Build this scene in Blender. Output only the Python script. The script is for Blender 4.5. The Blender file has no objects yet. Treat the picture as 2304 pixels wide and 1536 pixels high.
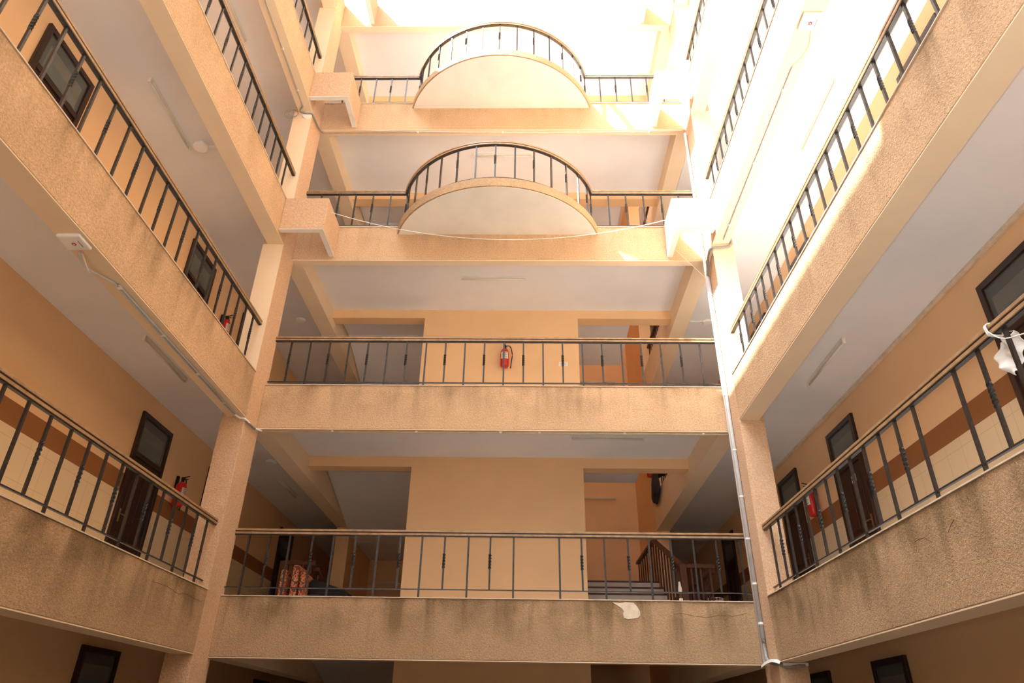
import bpy, bmesh, math, random
from mathutils import Vector, Matrix
random.seed(7)
S = bpy.context.scene
C = S.collection
PI = math.pi

# ------------------------------------------------------------------ camera
CAM = Vector((0.0, -9.883, 1.6))
PITCH, YAW, ROLL, FPX = 0.5152, -0.0248, -0.0166, 1556.156
cy_, sy_ = math.cos(YAW), math.sin(YAW); cp, sp = math.cos(PITCH), math.sin(PITCH); cr, sr = math.cos(ROLL), math.sin(ROLL)
R0 = Vector((cy_, -sy_, 0)); F0 = Vector((sy_, cy_, 0))
FW = F0 * cp + Vector((0, 0, 1)) * sp
U0 = -F0 * sp + Vector((0, 0, 1)) * cp
RT = R0 * cr - U0 * sr
UP = R0 * sr + U0 * cr
cd = bpy.data.cameras.new('camera'); cam = bpy.data.objects.new('camera', cd); C.objects.link(cam)
cam.matrix_world = Matrix(((RT.x, UP.x, -FW.x, CAM.x), (RT.y, UP.y, -FW.y, CAM.y), (RT.z, UP.z, -FW.z, CAM.z), (0, 0, 0, 1)))
cd.sensor_width = 36; cd.sensor_fit = 'HORIZONTAL'; cd.lens = FPX / 2304 * 36; cd.clip_start = 0.02; cd.clip_end = 200
S.camera = cam

# ------------------------------------------------------------------ sky, sun, exposure
W = bpy.data.worlds.new('sky'); S.world = W; W.use_nodes = True
bg = W.node_tree.nodes['Background']
# hazy white sky, brighter around the sun
wn, wl = W.node_tree.nodes, W.node_tree.links
wt = wn.new('ShaderNodeTexCoord'); wd = wn.new('ShaderNodeVectorMath'); wd.operation = 'DOT_PRODUCT'
wd.inputs[1].default_value = Vector((-1.0, -0.44, 1.339)).normalized(); wl.new(wt.outputs['Generated'], wd.inputs[0])
wm = wn.new('ShaderNodeMath'); wm.operation = 'MAXIMUM'; wl.new(wd.outputs['Value'], wm.inputs[0]); wm.inputs[1].default_value = 0.0
wp = wn.new('ShaderNodeMath'); wp.operation = 'POWER'; wl.new(wm.outputs[0], wp.inputs[0]); wp.inputs[1].default_value = 5.0
wa = wn.new('ShaderNodeMath'); wa.operation = 'MULTIPLY_ADD'; wl.new(wp.outputs[0], wa.inputs[0]); wa.inputs[1].default_value = 15.5; wa.inputs[2].default_value = 0.95
wl.new(wa.outputs[0], bg.inputs['Strength']); bg.inputs['Color'].default_value = (0.97, 0.985, 1.0, 1)
sl = bpy.data.lights.new('sun', 'SUN'); sl.energy = 27.0; sl.angle = 0.0093; sl.color = (1.0, 0.95, 0.86)
sun = bpy.data.objects.new('sun', sl); C.objects.link(sun)
sun.rotation_euler = Vector((1.0, 0.44, -1.339)).to_track_quat('-Z', 'Y').to_euler()
sun.location = (-6, -4, 30)
fl = bpy.data.lights.new('camera_flash', 'SPOT'); fl.energy = 420.0; fl.spot_size = math.radians(100); fl.spot_blend = 1.0; fl.shadow_soft_size = 0.03; fl.color = (1.0, 0.97, 0.92)
flash = bpy.data.objects.new('camera_flash', fl); C.objects.link(flash); flash.location = CAM + Vector((-0.03, -0.02, 0.14))
flash.rotation_euler = (FW * 0.9 + Vector((0.30, 0, 0.40))).to_track_quat('-Z', 'Y').to_euler()
S.view_settings.view_transform = 'Standard'; S.view_settings.look = 'None'
S.view_settings.exposure = 0.2; S.view_settings.gamma = 1.0; S.view_settings.use_curve_mapping = False
S.cycles.diffuse_bounces = 8; S.cycles.max_bounces = 12; S.cycles.sample_clamp_indirect = 12

# ------------------------------------------------------------------ building sizes
XL, XR = -4.173, 3.117           # atrium faces, left and right
YN = -10.14                      # near face
H = 3.2
def Z(k): return 3.18 + H * (k - 1)      # top of the edge beam at storey k
def FH(k): return 0.76 if k == 1 else 0.735
XWL, XWR = -5.74, 4.73           # corridor walls
YB = 2.28                        # lobby back wall
YE = 12.0                        # far end of corridors
YS = -12.3                       # near end
BW = 0.28                        # beam width
CC = 0.35                        # ceiling below beam top

# ------------------------------------------------------------------ materials
MATS = {}
def newmat(name):
    m = bpy.data.materials.new(name); m.use_nodes = True
    return m, m.node_tree.nodes, m.node_tree.links, m.node_tree.nodes['Principled BSDF']
def plain(name, col, rough=0.6, metal=0.0, noise=0.06, nscale=6.0, bump=0.0, bscale=80.0, spec=0.3):
    m, n, l, b = newmat(name)
    tc = n.new('ShaderNodeTexCoord'); nz = n.new('ShaderNodeTexNoise'); nz.inputs['Scale'].default_value = nscale; nz.inputs['Detail'].default_value = 3
    l.new(tc.outputs['Object'], nz.inputs['Vector'])
    mr = n.new('ShaderNodeMapRange'); mr.inputs[1].default_value = 0.3; mr.inputs[2].default_value = 0.7; mr.inputs[3].default_value = 1 - noise; mr.inputs[4].default_value = 1 + noise
    l.new(nz.outputs['Fac'], mr.inputs[0])
    vm = n.new('ShaderNodeVectorMath'); vm.operation = 'SCALE'; vm.inputs[0].default_value = col; l.new(mr.outputs[0], vm.inputs['Scale'])
    l.new(vm.outputs[0], b.inputs['Base Color'])
    b.inputs['Roughness'].default_value = rough; b.inputs['Metallic'].default_value = metal
    b.inputs['Specular IOR Level'].default_value = spec
    if bump:
        n2 = n.new('ShaderNodeTexNoise'); n2.inputs['Scale'].default_value = bscale; l.new(tc.outputs['Object'], n2.inputs['Vector'])
        bp = n.new('ShaderNodeBump'); bp.inputs['Strength'].default_value = bump; bp.inputs['Distance'].default_value = 0.01
        l.new(n2.outputs['Fac'], bp.inputs['Height']); l.new(bp.outputs[0], b.inputs['Normal'])
    MATS[name] = m
    return m
def stucco(name, col, stain_shade):
    m, n, l, b = newmat(name)
    tc = n.new('ShaderNodeTexCoord'); P = tc.outputs['Object']
    def noise(scale, detail=3, vec=P, dist=0.0):
        q = n.new('ShaderNodeTexNoise'); q.inputs['Scale'].default_value = scale; q.inputs['Detail'].default_value = detail; q.inputs['Distortion'].default_value = dist
        l.new(vec, q.inputs['Vector']); return q.outputs['Fac']
    def rng(v, a, c, x, y):
        q = n.new('ShaderNodeMapRange'); q.inputs[1].default_value = a; q.inputs[2].default_value = c; q.inputs[3].default_value = x; q.inputs[4].default_value = y
        l.new(v, q.inputs[0]); return q.outputs[0]
    def math_(op, a, c):
        q = n.new('ShaderNodeMath'); q.operation = op
        for i, v in enumerate((a, c)):
            if hasattr(v, 'node'): l.new(v, q.inputs[i])
            else: q.inputs[i].default_value = v
        return q.outputs[0]
    sep = n.new('ShaderNodeSeparateXYZ'); l.new(P, sep.inputs[0])
    # distance below the top edge of each beam, 0 at the edge
    fr = math_('FRACT', math_('DIVIDE', math_('SUBTRACT', sep.outputs['Z'], Z(1) - 20 * H), H), 0)
    edge = rng(fr, 0.80, 0.99, 0.12, 1.0)
    mp = n.new('ShaderNodeMapping'); mp.inputs['Scale'].default_value = (1.0, 1.0, 0.10); l.new(P, mp.inputs['Vector'])
    streak = rng(noise(4.2, 5, mp.outputs[0], 0.4), 0.50, 0.70, 0.0, 1.0)
    blot = rng(noise(2.1, 8), 0.42, 0.66, 0.0, 1.0)
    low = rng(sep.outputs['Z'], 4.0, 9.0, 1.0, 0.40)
    dirt = math_('MULTIPLY', math_('MULTIPLY', math_('ADD', math_('MULTIPLY', streak, 0.55), math_('MULTIPLY', blot, 0.55)), edge), math_('MULTIPLY', low, stain_shade))
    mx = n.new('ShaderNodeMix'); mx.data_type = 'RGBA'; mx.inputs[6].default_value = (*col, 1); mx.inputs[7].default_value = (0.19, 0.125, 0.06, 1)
    low_shade = rng(sep.outputs['Z'], 3.3, 5.5, 0.36 * stain_shade, 0.0)  # even darkening of the lowest storey, weaker light put into the colour
    l.new(math_('MINIMUM', math_('ADD', dirt, low_shade), 0.85), mx.inputs[0])
    gr = rng(noise(42, 3), 0.28, 0.72, 0.84, 1.15)
    tint = rng(noise(0.9, 3), 0.3, 0.7, 0.93, 1.07)
    vm = n.new('ShaderNodeVectorMath'); vm.operation = 'SCALE'; l.new(mx.outputs[2], vm.inputs[0]); l.new(math_('MULTIPLY', gr, tint), vm.inputs['Scale'])
    l.new(vm.outputs[0], b.inputs['Base Color']); b.inputs['Roughness'].default_value = 0.85; b.inputs['Specular IOR Level'].default_value = 0.2
    bp = n.new('ShaderNodeBump'); bp.inputs['Strength'].default_value = 0.8; bp.inputs['Distance'].default_value = 0.016
    l.new(math_('ADD', noise(48, 3, P, 0.6), math_('MULTIPLY', noise(120, 2), 0.5)), bp.inputs['Height']); l.new(bp.outputs[0], b.inputs['Normal'])
    MATS[name] = m
    return m
def wainscot(name):
    """peach paint above, brown band, cream tiles below (heights repeat per storey)"""
    m, n, l, b = newmat(name)
    tc = n.new('ShaderNodeTexCoord'); sep = n.new('ShaderNodeSeparateXYZ'); l.new(tc.outputs['Object'], sep.inputs[0])
    a = n.new('ShaderNodeMath'); a.operation = 'SUBTRACT'; a.inputs[1].default_value = Z(1) - 20 * H; l.new(sep.outputs['Z'], a.inputs[0])
    d = n.new('ShaderNodeMath'); d.operation = 'MODULO'; d.inputs[1].default_value = H; l.new(a.outputs[0], d.inputs[0])
    cr_ = n.new('ShaderNodeValToRGB'); cr_.color_ramp.interpolation = 'CONSTANT'
    dv = n.new('ShaderNodeMath'); dv.operation = 'DIVIDE'; dv.inputs[1].default_value = H; l.new(d.outputs[0], dv.inputs[0]); l.new(dv.outputs[0], cr_.inputs[0])
    e = cr_.color_ramp.elements; e[0].color = (0.82, 0.66, 0.43, 1); e[1].position = 1.31 / H; e[1].color = (0.30, 0.125, 0.045, 1)
    q = e.new(1.57 / H); q.color = (0.85, 0.57, 0.32, 1)
    q = e.new(3.19 / H); q.color = (0.82, 0.66, 0.43, 1)
    br = n.new('ShaderNodeTexBrick'); br.inputs['Scale'].default_value = 1.0; br.offset = 0.0
    br.inputs['Brick Width'].default_value = 0.30; br.inputs['Row Height'].default_value = 0.40; br.inputs['Mortar Size'].default_value = 0.003
    br.inputs['Color1'].default_value = (1, 1, 1, 1); br.inputs['Color2'].default_value = (0.97, 0.97, 0.96, 1); br.inputs['Mortar'].default_value = (0.78, 0.74, 0.68, 1)
    cb = n.new('ShaderNodeCombineXYZ'); l.new(sep.outputs['Y'], cb.inputs[0]); l.new(d.outputs[0], cb.inputs[1]); l.new(cb.outputs[0], br.inputs['Vector'])
    lt = n.new('ShaderNodeMath'); lt.operation = 'LESS_THAN'; lt.inputs[1].default_value = 1.31; l.new(d.outputs[0], lt.inputs[0])
    mx = n.new('ShaderNodeMix'); mx.data_type = 'RGBA'; mx.blend_type = 'MULTIPLY'; l.new(lt.outputs[0], mx.inputs[0]); l.new(cr_.outputs[0], mx.inputs[6]); l.new(br.outputs[0], mx.inputs[7])
    l.new(mx.outputs[2], b.inputs['Base Color'])
    rr = n.new('ShaderNodeMapRange'); rr.inputs[1].default_value = 0; rr.inputs[2].default_value = 1; rr.inputs[3].default_value = 0.6; rr.inputs[4].default_value = 0.3; l.new(lt.outputs[0], rr.inputs[0]); l.new(rr.outputs[0], b.inputs['Roughness'])
    b.inputs['Specular IOR Level'].default_value = 0.25
    MATS[name] = m
PEACH = (0.74, 0.505, 0.33)
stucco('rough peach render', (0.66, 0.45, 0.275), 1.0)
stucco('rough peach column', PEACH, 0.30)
plain('cream soffit paint', (0.86, 0.70, 0.50), 0.7, noise=0.03, nscale=2)
plain('white ceiling paint', (0.85, 0.86, 0.88), 0.75, noise=0.03, nscale=1.2)
plain('balcony underside', (0.86, 0.84, 0.78), 0.75, noise=0.05, nscale=2)
plain('peach wall paint', (0.86, 0.58, 0.32), 0.6, noise=0.03, nscale=1.5)
wainscot('tiled corridor wall')
plain('floor tile', (0.62, 0.57, 0.50), 0.35, noise=0.05)
plain('courtyard paving', (0.20, 0.17, 0.14), 0.7, noise=0.1)
plain('coping paint', (0.72, 0.60, 0.46), 0.6, noise=0.12, nscale=9)
plain('painted iron', (0.055, 0.052, 0.052), 0.30, metal=0.6, noise=0.25, nscale=30, spec=0.5)
plain('handrail wood', (0.37, 0.235, 0.125), 0.33, noise=0.22, nscale=14, spec=0.5)
plain('handrail groove', (0.05, 0.02, 0.01), 0.5, noise=0.1)
plain('dark door wood', (0.030, 0.012, 0.008), 0.3, noise=0.2, nscale=8, spec=0.5)
plain('stair wood', (0.085, 0.030, 0.016), 0.4, noise=0.2, nscale=10)
plain('white plastic', (0.86, 0.87, 0.86), 0.4, noise=0.02)
plain('grey conduit', (0.58, 0.60, 0.62), 0.45, noise=0.08)
plain('flexible conduit', (0.30, 0.29, 0.27), 0.5, noise=0.2, nscale=60)
plain('bright white plastic', (0.94, 0.94, 0.92), 0.5, noise=0.01)
plain('black plastic', (0.015, 0.015, 0.015), 0.45, noise=0.1)
plain('lamp batten', (0.80, 0.79, 0.72), 0.45, noise=0.03)
plain('unlit tube glass', (0.80, 0.80, 0.74), 0.2, noise=0.02)
plain('extinguisher red', (0.62, 0.015, 0.01), 0.3, noise=0.05, spec=0.5)
plain('label paper', (0.75, 0.72, 0.66), 0.6, noise=0.03)
plain('label ink', (0.10, 0.09, 0.08), 0.6)
plain('red print', (0.65, 0.03, 0.03), 0.5)
plain('white cloth', (0.85, 0.85, 0.83), 0.8, noise=0.04, bump=0.3, bscale=8)
plain('dark cloth', (0.03, 0.04, 0.045), 0.9, noise=0.3, nscale=8, bump=0.4, bscale=10)
plain('black cover', (0.012, 0.011, 0.012), 0.8, noise=0.2)
plain('red plastic', (0.45, 0.02, 0.015), 0.4)
plain('bare plaster', (0.78, 0.70, 0.55), 0.8, noise=0.15, nscale=9, bump=0.3)
plain('crack shadow', (0.16, 0.09, 0.05), 0.9)
plain('curtain beige', (0.50, 0.43, 0.33), 0.8, noise=0.1)
plain('curtain blue', (0.27, 0.36, 0.38), 0.7, noise=0.15)
plain('bottle plastic', (0.7, 0.62, 0.5), 0.35)
plain('brass lock', (0.5, 0.4, 0.2), 0.3, metal=0.9)
def glass():
    m, n, l, b = newmat('transom glass')
    b.inputs['Base Color'].default_value = (0.55, 0.58, 0.58, 1); b.inputs['Roughness'].default_value = 0.03; b.inputs['Transmission Weight'].default_value = 0.85; b.inputs['IOR'].default_value = 1.2
    MATS['transom glass'] = m
glass()
def floral():
    m, n, l, b = newmat('floral fabric')
    tc = n.new('ShaderNodeTexCoord'); v = n.new('ShaderNodeTexVoronoi'); v.inputs['Scale'].default_value = 18; l.new(tc.outputs['Object'], v.inputs['Vector'])
    r = n.new('ShaderNodeValToRGB'); r.color_ramp.interpolation = 'CONSTANT'
    e = r.color_ramp.elements; e[0].color = (0.55, 0.06, 0.03, 1); e[1].position = 0.42; e[1].color = (0.55, 0.30, 0.14, 1); q = e.new(0.62); q.color = (0.16, 0.05, 0.03, 1)
    l.new(v.outputs['Distance'], r.inputs[0]); l.new(r.outputs[0], b.inputs['Base Color']); b.inputs['Roughness'].default_value = 0.9
    MATS['floral fabric'] = m
floral()

# ------------------------------------------------------------------ helpers
def tag(o, label=None, cat=None, group=None, kind=None):
    if label: o['label'] = label
    if cat: o['category'] = cat
    if group: o['group'] = group
    if kind: o['kind'] = kind
    return o
def empty(name, loc=(0, 0, 0)):
    o = bpy.data.objects.new(name, None); C.objects.link(o); o.location = loc; o.empty_display_size = 0.1
    return o
def mesh(name, bm, mat, parent=None, smooth=False, loc=None, bevel=0.0):
    me = bpy.data.meshes.new(name)
    bmesh.ops.recalc_face_normals(bm, faces=bm.faces[:])
    bm.to_mesh(me); bm.free()
    me.materials.append(MATS[mat])
    if smooth:
        for p in me.polygons: p.use_smooth = True
    o = bpy.data.objects.new(name, me); C.objects.link(o)
    if parent:
        o.parent = parent
        wl = Vector((0, 0, 0)); q = parent
        while q: wl += q.location; q = q.parent
        me.transform(Matrix.Translation(-wl))           # mesh given in world coordinates
    if bevel:
        md = o.modifiers.new('bevel', 'BEVEL'); md.width = bevel; md.segments = 2; md.limit_method = 'ANGLE'
    return o
def box(bm, a, b_):
    x0, x1 = sorted((a[0], b_[0])); y0, y1 = sorted((a[1], b_[1])); z0, z1 = sorted((a[2], b_[2]))
    v = [bm.verts.new((x, y, z)) for x in (x0, x1) for y in (y0, y1) for z in (z0, z1)]
    for f in ((0, 1, 3, 2), (4, 6, 7, 5), (0, 4, 5, 1), (2, 3, 7, 6), (0, 2, 6, 4), (1, 5, 7, 3)): bm.faces.new([v[i] for i in f])
    return v
def BX(a, b_):
    bm = bmesh.new(); box(bm, a, b_); return bm
def sweep(bm, path, prof, up=Vector((0, 0, 1)), caps=True, closed=False):
    """sweep a closed 2-D profile (u across, v along up) along a path, mitred corners"""
    P = [Vector(p) for p in path]; rings = []
    for i, p in enumerate(P):
        d0 = (P[i] - P[i - 1]).normalized() if i > 0 else None
        d1 = (P[i + 1] - P[i]).normalized() if i < len(P) - 1 else None
        if d0 is None: d0 = d1
        if d1 is None: d1 = d0
        t = (d0 + d1).normalized()
        s = t.cross(up)
        if s.length < 1e-4: s = t.cross(Vector((0, 1, 0)))
        s.normalize(); w = s.cross(t).normalized()
        k = 1.0 / max(0.4, math.sqrt((1 + max(-0.9, d0.dot(d1))) / 2))
        rings.append([bm.verts.new(p + s * (u * k) + w * v) for u, v in prof])
    n = len(prof)
    for a, b_ in zip(rings, rings[1:]):
        for i in range(n): bm.faces.new((a[i], a[(i + 1) % n], b_[(i + 1) % n], b_[i]))
    if caps:
        bm.faces.new(rings[0][::-1]); bm.faces.new(rings[-1])
def circ(r, n=8): return [(r * math.cos(2 * PI * i / n), r * math.sin(2 * PI * i / n)) for i in range(n)]
def tube(bm, path, r, n=8): sweep(bm, path, circ(r, n))
def smoothpath(pts, n=6):
    P = [Vector(p) for p in pts]; P = [2 * P[0] - P[1]] + P + [2 * P[-1] - P[-2]]; out = []
    for i in range(1, len(P) - 2):
        for j in range(n):
            t = j / n
            out.append(0.5 * ((2 * P[i]) + (P[i + 1] - P[i - 1]) * t + (2 * P[i - 1] - 5 * P[i] + 4 * P[i + 1] - P[i + 2]) * t * t + (3 * P[i] - P[i - 1] - 3 * P[i + 1] + P[i + 2]) * t ** 3))
    out.append(P[-2]); return out
def lathe(bm, prof, c, axis='Z', n=24):
    rings = []
    for r, h in prof:
        ring = []
        for i in range(n):
            a = 2 * PI * i / n; u, v = r * math.cos(a), r * math.sin(a)
            ring.append(bm.verts.new((c[0] + u, c[1] + v, c[2] + h) if axis == 'Z' else (c[0] + h, c[1] + u, c[2] + v)))
        rings.append(ring)
    for a, b_ in zip(rings, rings[1:]):
        for i in range(n): bm.faces.new((a[i], a[(i + 1) % n], b_[(i + 1) % n], b_[i]))
    bm.faces.new(rings[0][::-1]); bm.faces.new(rings[-1])
def copy_tree(o, parent=None):
    c = o.copy(); C.objects.link(c); c.parent = parent
    for ch in list(o.children): copy_tree(ch, c)
    return c
NT = [0]; TRIMS = {}
def trim(bm, mat, label, bevel=0.0):
    NT[0] += 1
    o = mesh('trim_%d' % NT[0], bm, mat, bevel=bevel); TRIMS[label] = o; return tag(o, label, kind='structure')
def struct(name, bm, mat, label=None):
    return tag(mesh(name, bm, mat), label, kind='structure')

# ------------------------------------------------------------------ shell: walls, slabs, ceilings
STO = ['ground storey', 'lowest gallery', 'second gallery', 'third gallery', 'fourth gallery', 'roof']
TOP = Z(5)
def wall_with_voids(x0, x1, tops=TOP):
    bm = bmesh.new(); box(bm, (x0, YS, -0.2), (x1, YE, tops)); return bm
struct('wall_left', wall_with_voids(XWL - 0.3, XWL), 'tiled corridor wall', 'peach wall of the left corridors with brown band over cream tiles')
struct('wall_right', wall_with_voids(XWR, XWR + 0.3), 'tiled corridor wall', 'peach wall of the right corridors with brown band over cream tiles')
struct('wall_near', BX((XWL, YS - 0.3, -0.2), (XR, YS, Z(1) + 0.9)), 'peach wall paint', 'peach wall behind the viewer')
struct('floor', BX((XWL - 0.3, YS - 0.3, -0.4), (XWR + 0.3, YE, -0.2)), 'courtyard paving', 'courtyard paving')
# solid middle block between the two stair bays and stairwell enclosure
XA, XB = -2.11, 1.04
LBL, LBR = -4.03, 2.96           # inner faces of the lobby side beams
struct('wall_back', BX((XA, YB, -0.2), (XB, 8.4, TOP)), 'peach wall paint', 'smooth peach wall block between the two stair openings')
struct('wall_stair_back', BX((LBL, 8.4, -0.2), (LBR, 8.7, TOP)), 'peach wall paint', 'back wall of the stair bays')
for s, xa, xb, nm in ((-1, LBL - 0.3, LBL, 'left'), (1, LBR, LBR + 0.3, 'right')):
    struct('wall_stair_' + nm, BX((xa, 5.95, -0.2), (xb, 8.7, TOP)), 'peach wall paint', 'peach side wall of the %s stair bay' % nm)
struct('wall_far_left', BX((XWL - 0.3, YE, -0.2), (LBL - 0.3, YE + 0.2, TOP)), 'peach wall paint', 'end wall of the left corridors')
struct('wall_far_right', BX((LBR + 0.3, YE, -0.2), (XWR + 0.3, YE + 0.2, TOP)), 'peach wall paint', 'end wall of the right corridors')
for x0, x1, nm in ((LBL - 0.3, LBL, 'left'), (LBR, LBR + 0.3, 'right')):
    struct('wall_inner_' + nm, BX((x0, 8.7, -0.2), (x1, YE, TOP)), 'peach wall paint', 'inner wall past the %s stair bay' % nm)
for k in range(1, 6):
    zt, zc, zb = Z(k), Z(k) - CC, Z(k) - FH(k); nm = STO[k]
    zf = zt - 0.06 if k < 5 else zt
    cm = 'white ceiling paint'
    # slabs over the corridors and lobby (top = floor, underside = ceiling)
    def slab(a, b_, lab):
        struct('ceiling', BX((a[0], a[1], zc), (b_[0], b_[1], zf)), cm, 'white ceiling %s under the %s' % (lab, nm))
    slab((XWL, YS), (XL - BW, YE), 'of the left corridor')
    slab((XR + BW, YS), (XWR, YE), 'of the right corridor')
    slab((LBL, 0.15), (LBR, YB), 'of the lobby')
    slab((XL - BW, YS), (XR + BW, YN - 0.28), 'of the near corridor')
    if k in (2, 3, 4, 5):
        slab((XB, YB + 0.28), (2.2, 3.7 if k == 2 else 4.7), 'of the right stair landing')
    if k == 5:
        slab((LBL, YB + .28), (XA, 8.4), 'of the left stair bay'); slab((XB, 4.7), (LBR, 8.4), 'of the right stair bay')
    # edge beams
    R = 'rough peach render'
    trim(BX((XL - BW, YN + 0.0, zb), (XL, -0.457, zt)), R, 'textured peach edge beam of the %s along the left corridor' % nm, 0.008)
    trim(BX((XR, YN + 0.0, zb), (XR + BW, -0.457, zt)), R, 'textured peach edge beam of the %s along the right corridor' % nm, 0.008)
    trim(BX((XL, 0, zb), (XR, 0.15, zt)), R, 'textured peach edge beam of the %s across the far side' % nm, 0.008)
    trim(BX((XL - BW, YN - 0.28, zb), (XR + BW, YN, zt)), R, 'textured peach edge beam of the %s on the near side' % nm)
    # lobby side beams and the header over the stair openings
    for xa, xb, sd in ((LBL - 0.3, LBL, 'left'), (LBR, LBR + 0.3, 'right')):
        trim(BX((xa, 0.10, zb), (xb, 5.95, zt)), 'cream soffit paint', 'smooth cream beam at the %s of the lobby under the %s' % (sd, nm))
    trim(BX((LBL, YB, zt - 0.545), (XA, YB + 0.26, zt - 0.06)), 'peach wall paint', 'header over the left stair opening under the %s' % nm)
    trim(BX((XB, YB, zt - 0.545), (LBR, YB + 0.26, zt - 0.06)), 'peach wall paint', 'header over the right stair opening under the %s' % nm)
    if k == 2:
        trim(BX((XWR - 0.045, YS, zc - 0.045), (XWR, 5.0, zc)), 'coping paint', 'thin pale cornice where the right corridor ceiling meets the wall, %s' % nm, 0.006)
    # thin coping strips that carry the rails
    if k < 5:
        cbm = bmesh.new(); box(cbm, (XL - 0.16, YN, zt), (XL + 0.012, -0.457, zt + 0.012))
        trim(cbm, 'coping paint', 'thin pale coping strip on the left beam of the %s' % nm)
        cbm = bmesh.new(); box(cbm, (XR - 0.012, YN, zt), (XR + 0.16, -0.457, zt + 0.012))
        trim(cbm, 'coping paint', 'thin pale coping strip on the right beam of the %s' % nm)
        cbm = bmesh.new(); box(cbm, (XL + 0.0, -0.012, zt), (XR - 0.0, 0.15, zt + 0.012))
        trim(cbm, 'coping paint', 'thin pale coping strip on the far beam of the %s' % nm)
# soffits of the edge beams are smooth and creamier than the rendered faces
for k in range(1, 6):
    zb = Z(k) - FH(k); nm = STO[k]
    trim(BX((XL - BW, YN, zb - 0.012), (XL - 0.004, -0.457, zb)), 'cream soffit paint', 'smooth cream soffit of the left beam of the %s' % nm)
    trim(BX((XR + 0.004, YN, zb - 0.012), (XR + BW, -0.457, zb)), 'cream soffit paint', 'smooth cream soffit of the right beam of the %s' % nm)
    trim(BX((XL, 0.004, zb - 0.012), (XR, 0.15, zb)), 'cream soffit paint', 'smooth cream soffit of the far beam of the %s' % nm)
# columns
for sx, x0, x1 in (('left', XL - 0.36, XL), ('right', XR, XR + 0.36)):
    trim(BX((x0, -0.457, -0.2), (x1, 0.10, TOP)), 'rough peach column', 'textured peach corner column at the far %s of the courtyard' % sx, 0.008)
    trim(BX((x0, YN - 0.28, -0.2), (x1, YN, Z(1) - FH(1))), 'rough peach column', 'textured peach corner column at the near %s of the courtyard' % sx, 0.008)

for sx, x0, x1 in (('left', XL - 0.36, XL), ('right', XR, XR + 0.36)):
    for k in (2, 3, 4):
        trim(BX((x0 + .002, -0.462, Z(k) + 0.0), (x1 - .004, -0.457, Z(k + 1) - FH(k + 1) - 0.012)), 'cream soffit paint', 'smooth cream front of the %s corner column, %s' % (sx, STO[k]))

# ------------------------------------------------------------------ corner boxes (open L-shaped panels) and half-round balconies
def corner_box(k, side, near=False):
    zt, zb = Z(k), Z(k) - 0.66
    x0, x1 = (XL, -3.42) if side < 0 else (XR, 2.45)
    d = -1 if side < 0 else 1
    y0, y1 = (0, -0.78) if not near else (YN, YN + 0.78)
    s = 1 if y1 > y0 else -1
    bm = bmesh.new()
    t = 0.10
    o = [(x0, y1), (x1, y1), (x1, y0), (x1 + d * t, y0), (x1 + d * t, y1 - s * t), (x0, y1 - s * t)]
    lo = [bm.verts.new((x, y, zb)) for x, y in o]; hi = [bm.verts.new((x, y, zt)) for x, y in o]
    bm.faces.new(lo); bm.faces.new(hi[::-1])
    for i in range(6): bm.faces.new((lo[i], lo[(i + 1) % 6], hi[(i + 1) % 6], hi[i]))
    root = empty('corner_box', ((x0 + x1) / 2, (y0 + y1) / 2, zb))
    mesh('panel', bm, 'rough peach column', root, bevel=0.008)
    bm = bmesh.new()
    o2 = [(x0, y1 - s * .005), (x1 - d * -.005, y1 - s * .005), (x1 + d * .005, y0), (x1 + d * t, y0), (x1 + d * t, y1 - s * t), (x0, y1 - s * t)]
    lo = [bm.verts.new((x, y, zb - 0.012)) for x, y in o2]; hi = [bm.verts.new((x, y, zb)) for x, y in o2]
    bm.faces.new(lo); bm.faces.new(hi[::-1])
    for i in range(6): bm.faces.new((lo[i], lo[(i + 1) % 6], hi[(i + 1) % 6], hi[i]))
    mesh('soffit', bm, 'balcony underside', root)
    w = {3: 'third', 4: 'fourth', 5: 'roof-level'}[k]
    tag(root, 'open-bottomed peach plaster box in the %s %s corner, %s storey' % ('near' if near else 'far', 'left' if side < 0 else 'right', w), 'plaster box', 'plaster boxes in the courtyard corners')
for k in (3, 4, 5):
    for sd in (-1, 1): corner_box(k, sd)
trim(BX((XL, YN, Z(5) - 0.15), (XL + 1.25, -8.6, Z(5))), 'rough peach column', 'unseen slab added over the near left corner to shade the right beam')  # unseen roof-level slab, added so its shadow ends the sunlit strip

BCX = -0.545
def arc(cyy, R, y_end, n=40):
    a = math.acos(max(-1, min(1, (cyy - y_end) / R)))
    return [(BCX + R * math.sin(t), cyy - R * math.cos(t)) for t in [(-a + 2 * a * i / n) for i in range(n + 1)]]
for k in (3, 4):
    zt = Z(k); pts = arc(0.655, 1.925, 0.0)
    bm = bmesh.new(); zb = zt - (0.16 if k == 3 else 0.13)
    lo = [bm.verts.new((x, y, zb)) for x, y in pts]; hi = [bm.verts.new((x, y, zt + 0.012)) for x, y in pts]
    bm.faces.new(lo); bm.faces.new(hi[::-1])
    for i in range(len(pts)): j = (i + 1) % len(pts); bm.faces.new((lo[i], lo[j], hi[j], hi[i]))
    root = empty('balcony', (BCX, 0, zb))
    mesh('slab', bm, 'rough peach render', root)
    p2 = arc(0.655, 1.90, 0.0); bm = bmesh.new()
    lo = [bm.verts.new((x, y, zb - 0.01)) for x, y in p2]; hi = [bm.verts.new((x, y, zb)) for x, y in p2]
    bm.faces.new(lo); bm.faces.new(hi[::-1])
    for i in range(len(p2)): j = (i + 1) % len(p2); bm.faces.new((lo[i], lo[j], hi[j], hi[i]))
    mesh('underside', bm, 'balcony underside', root)
    tag(root, ('lower' if k == 3 else 'upper') + ' of the two half-round balconies on the far side', 'balcony')

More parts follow.
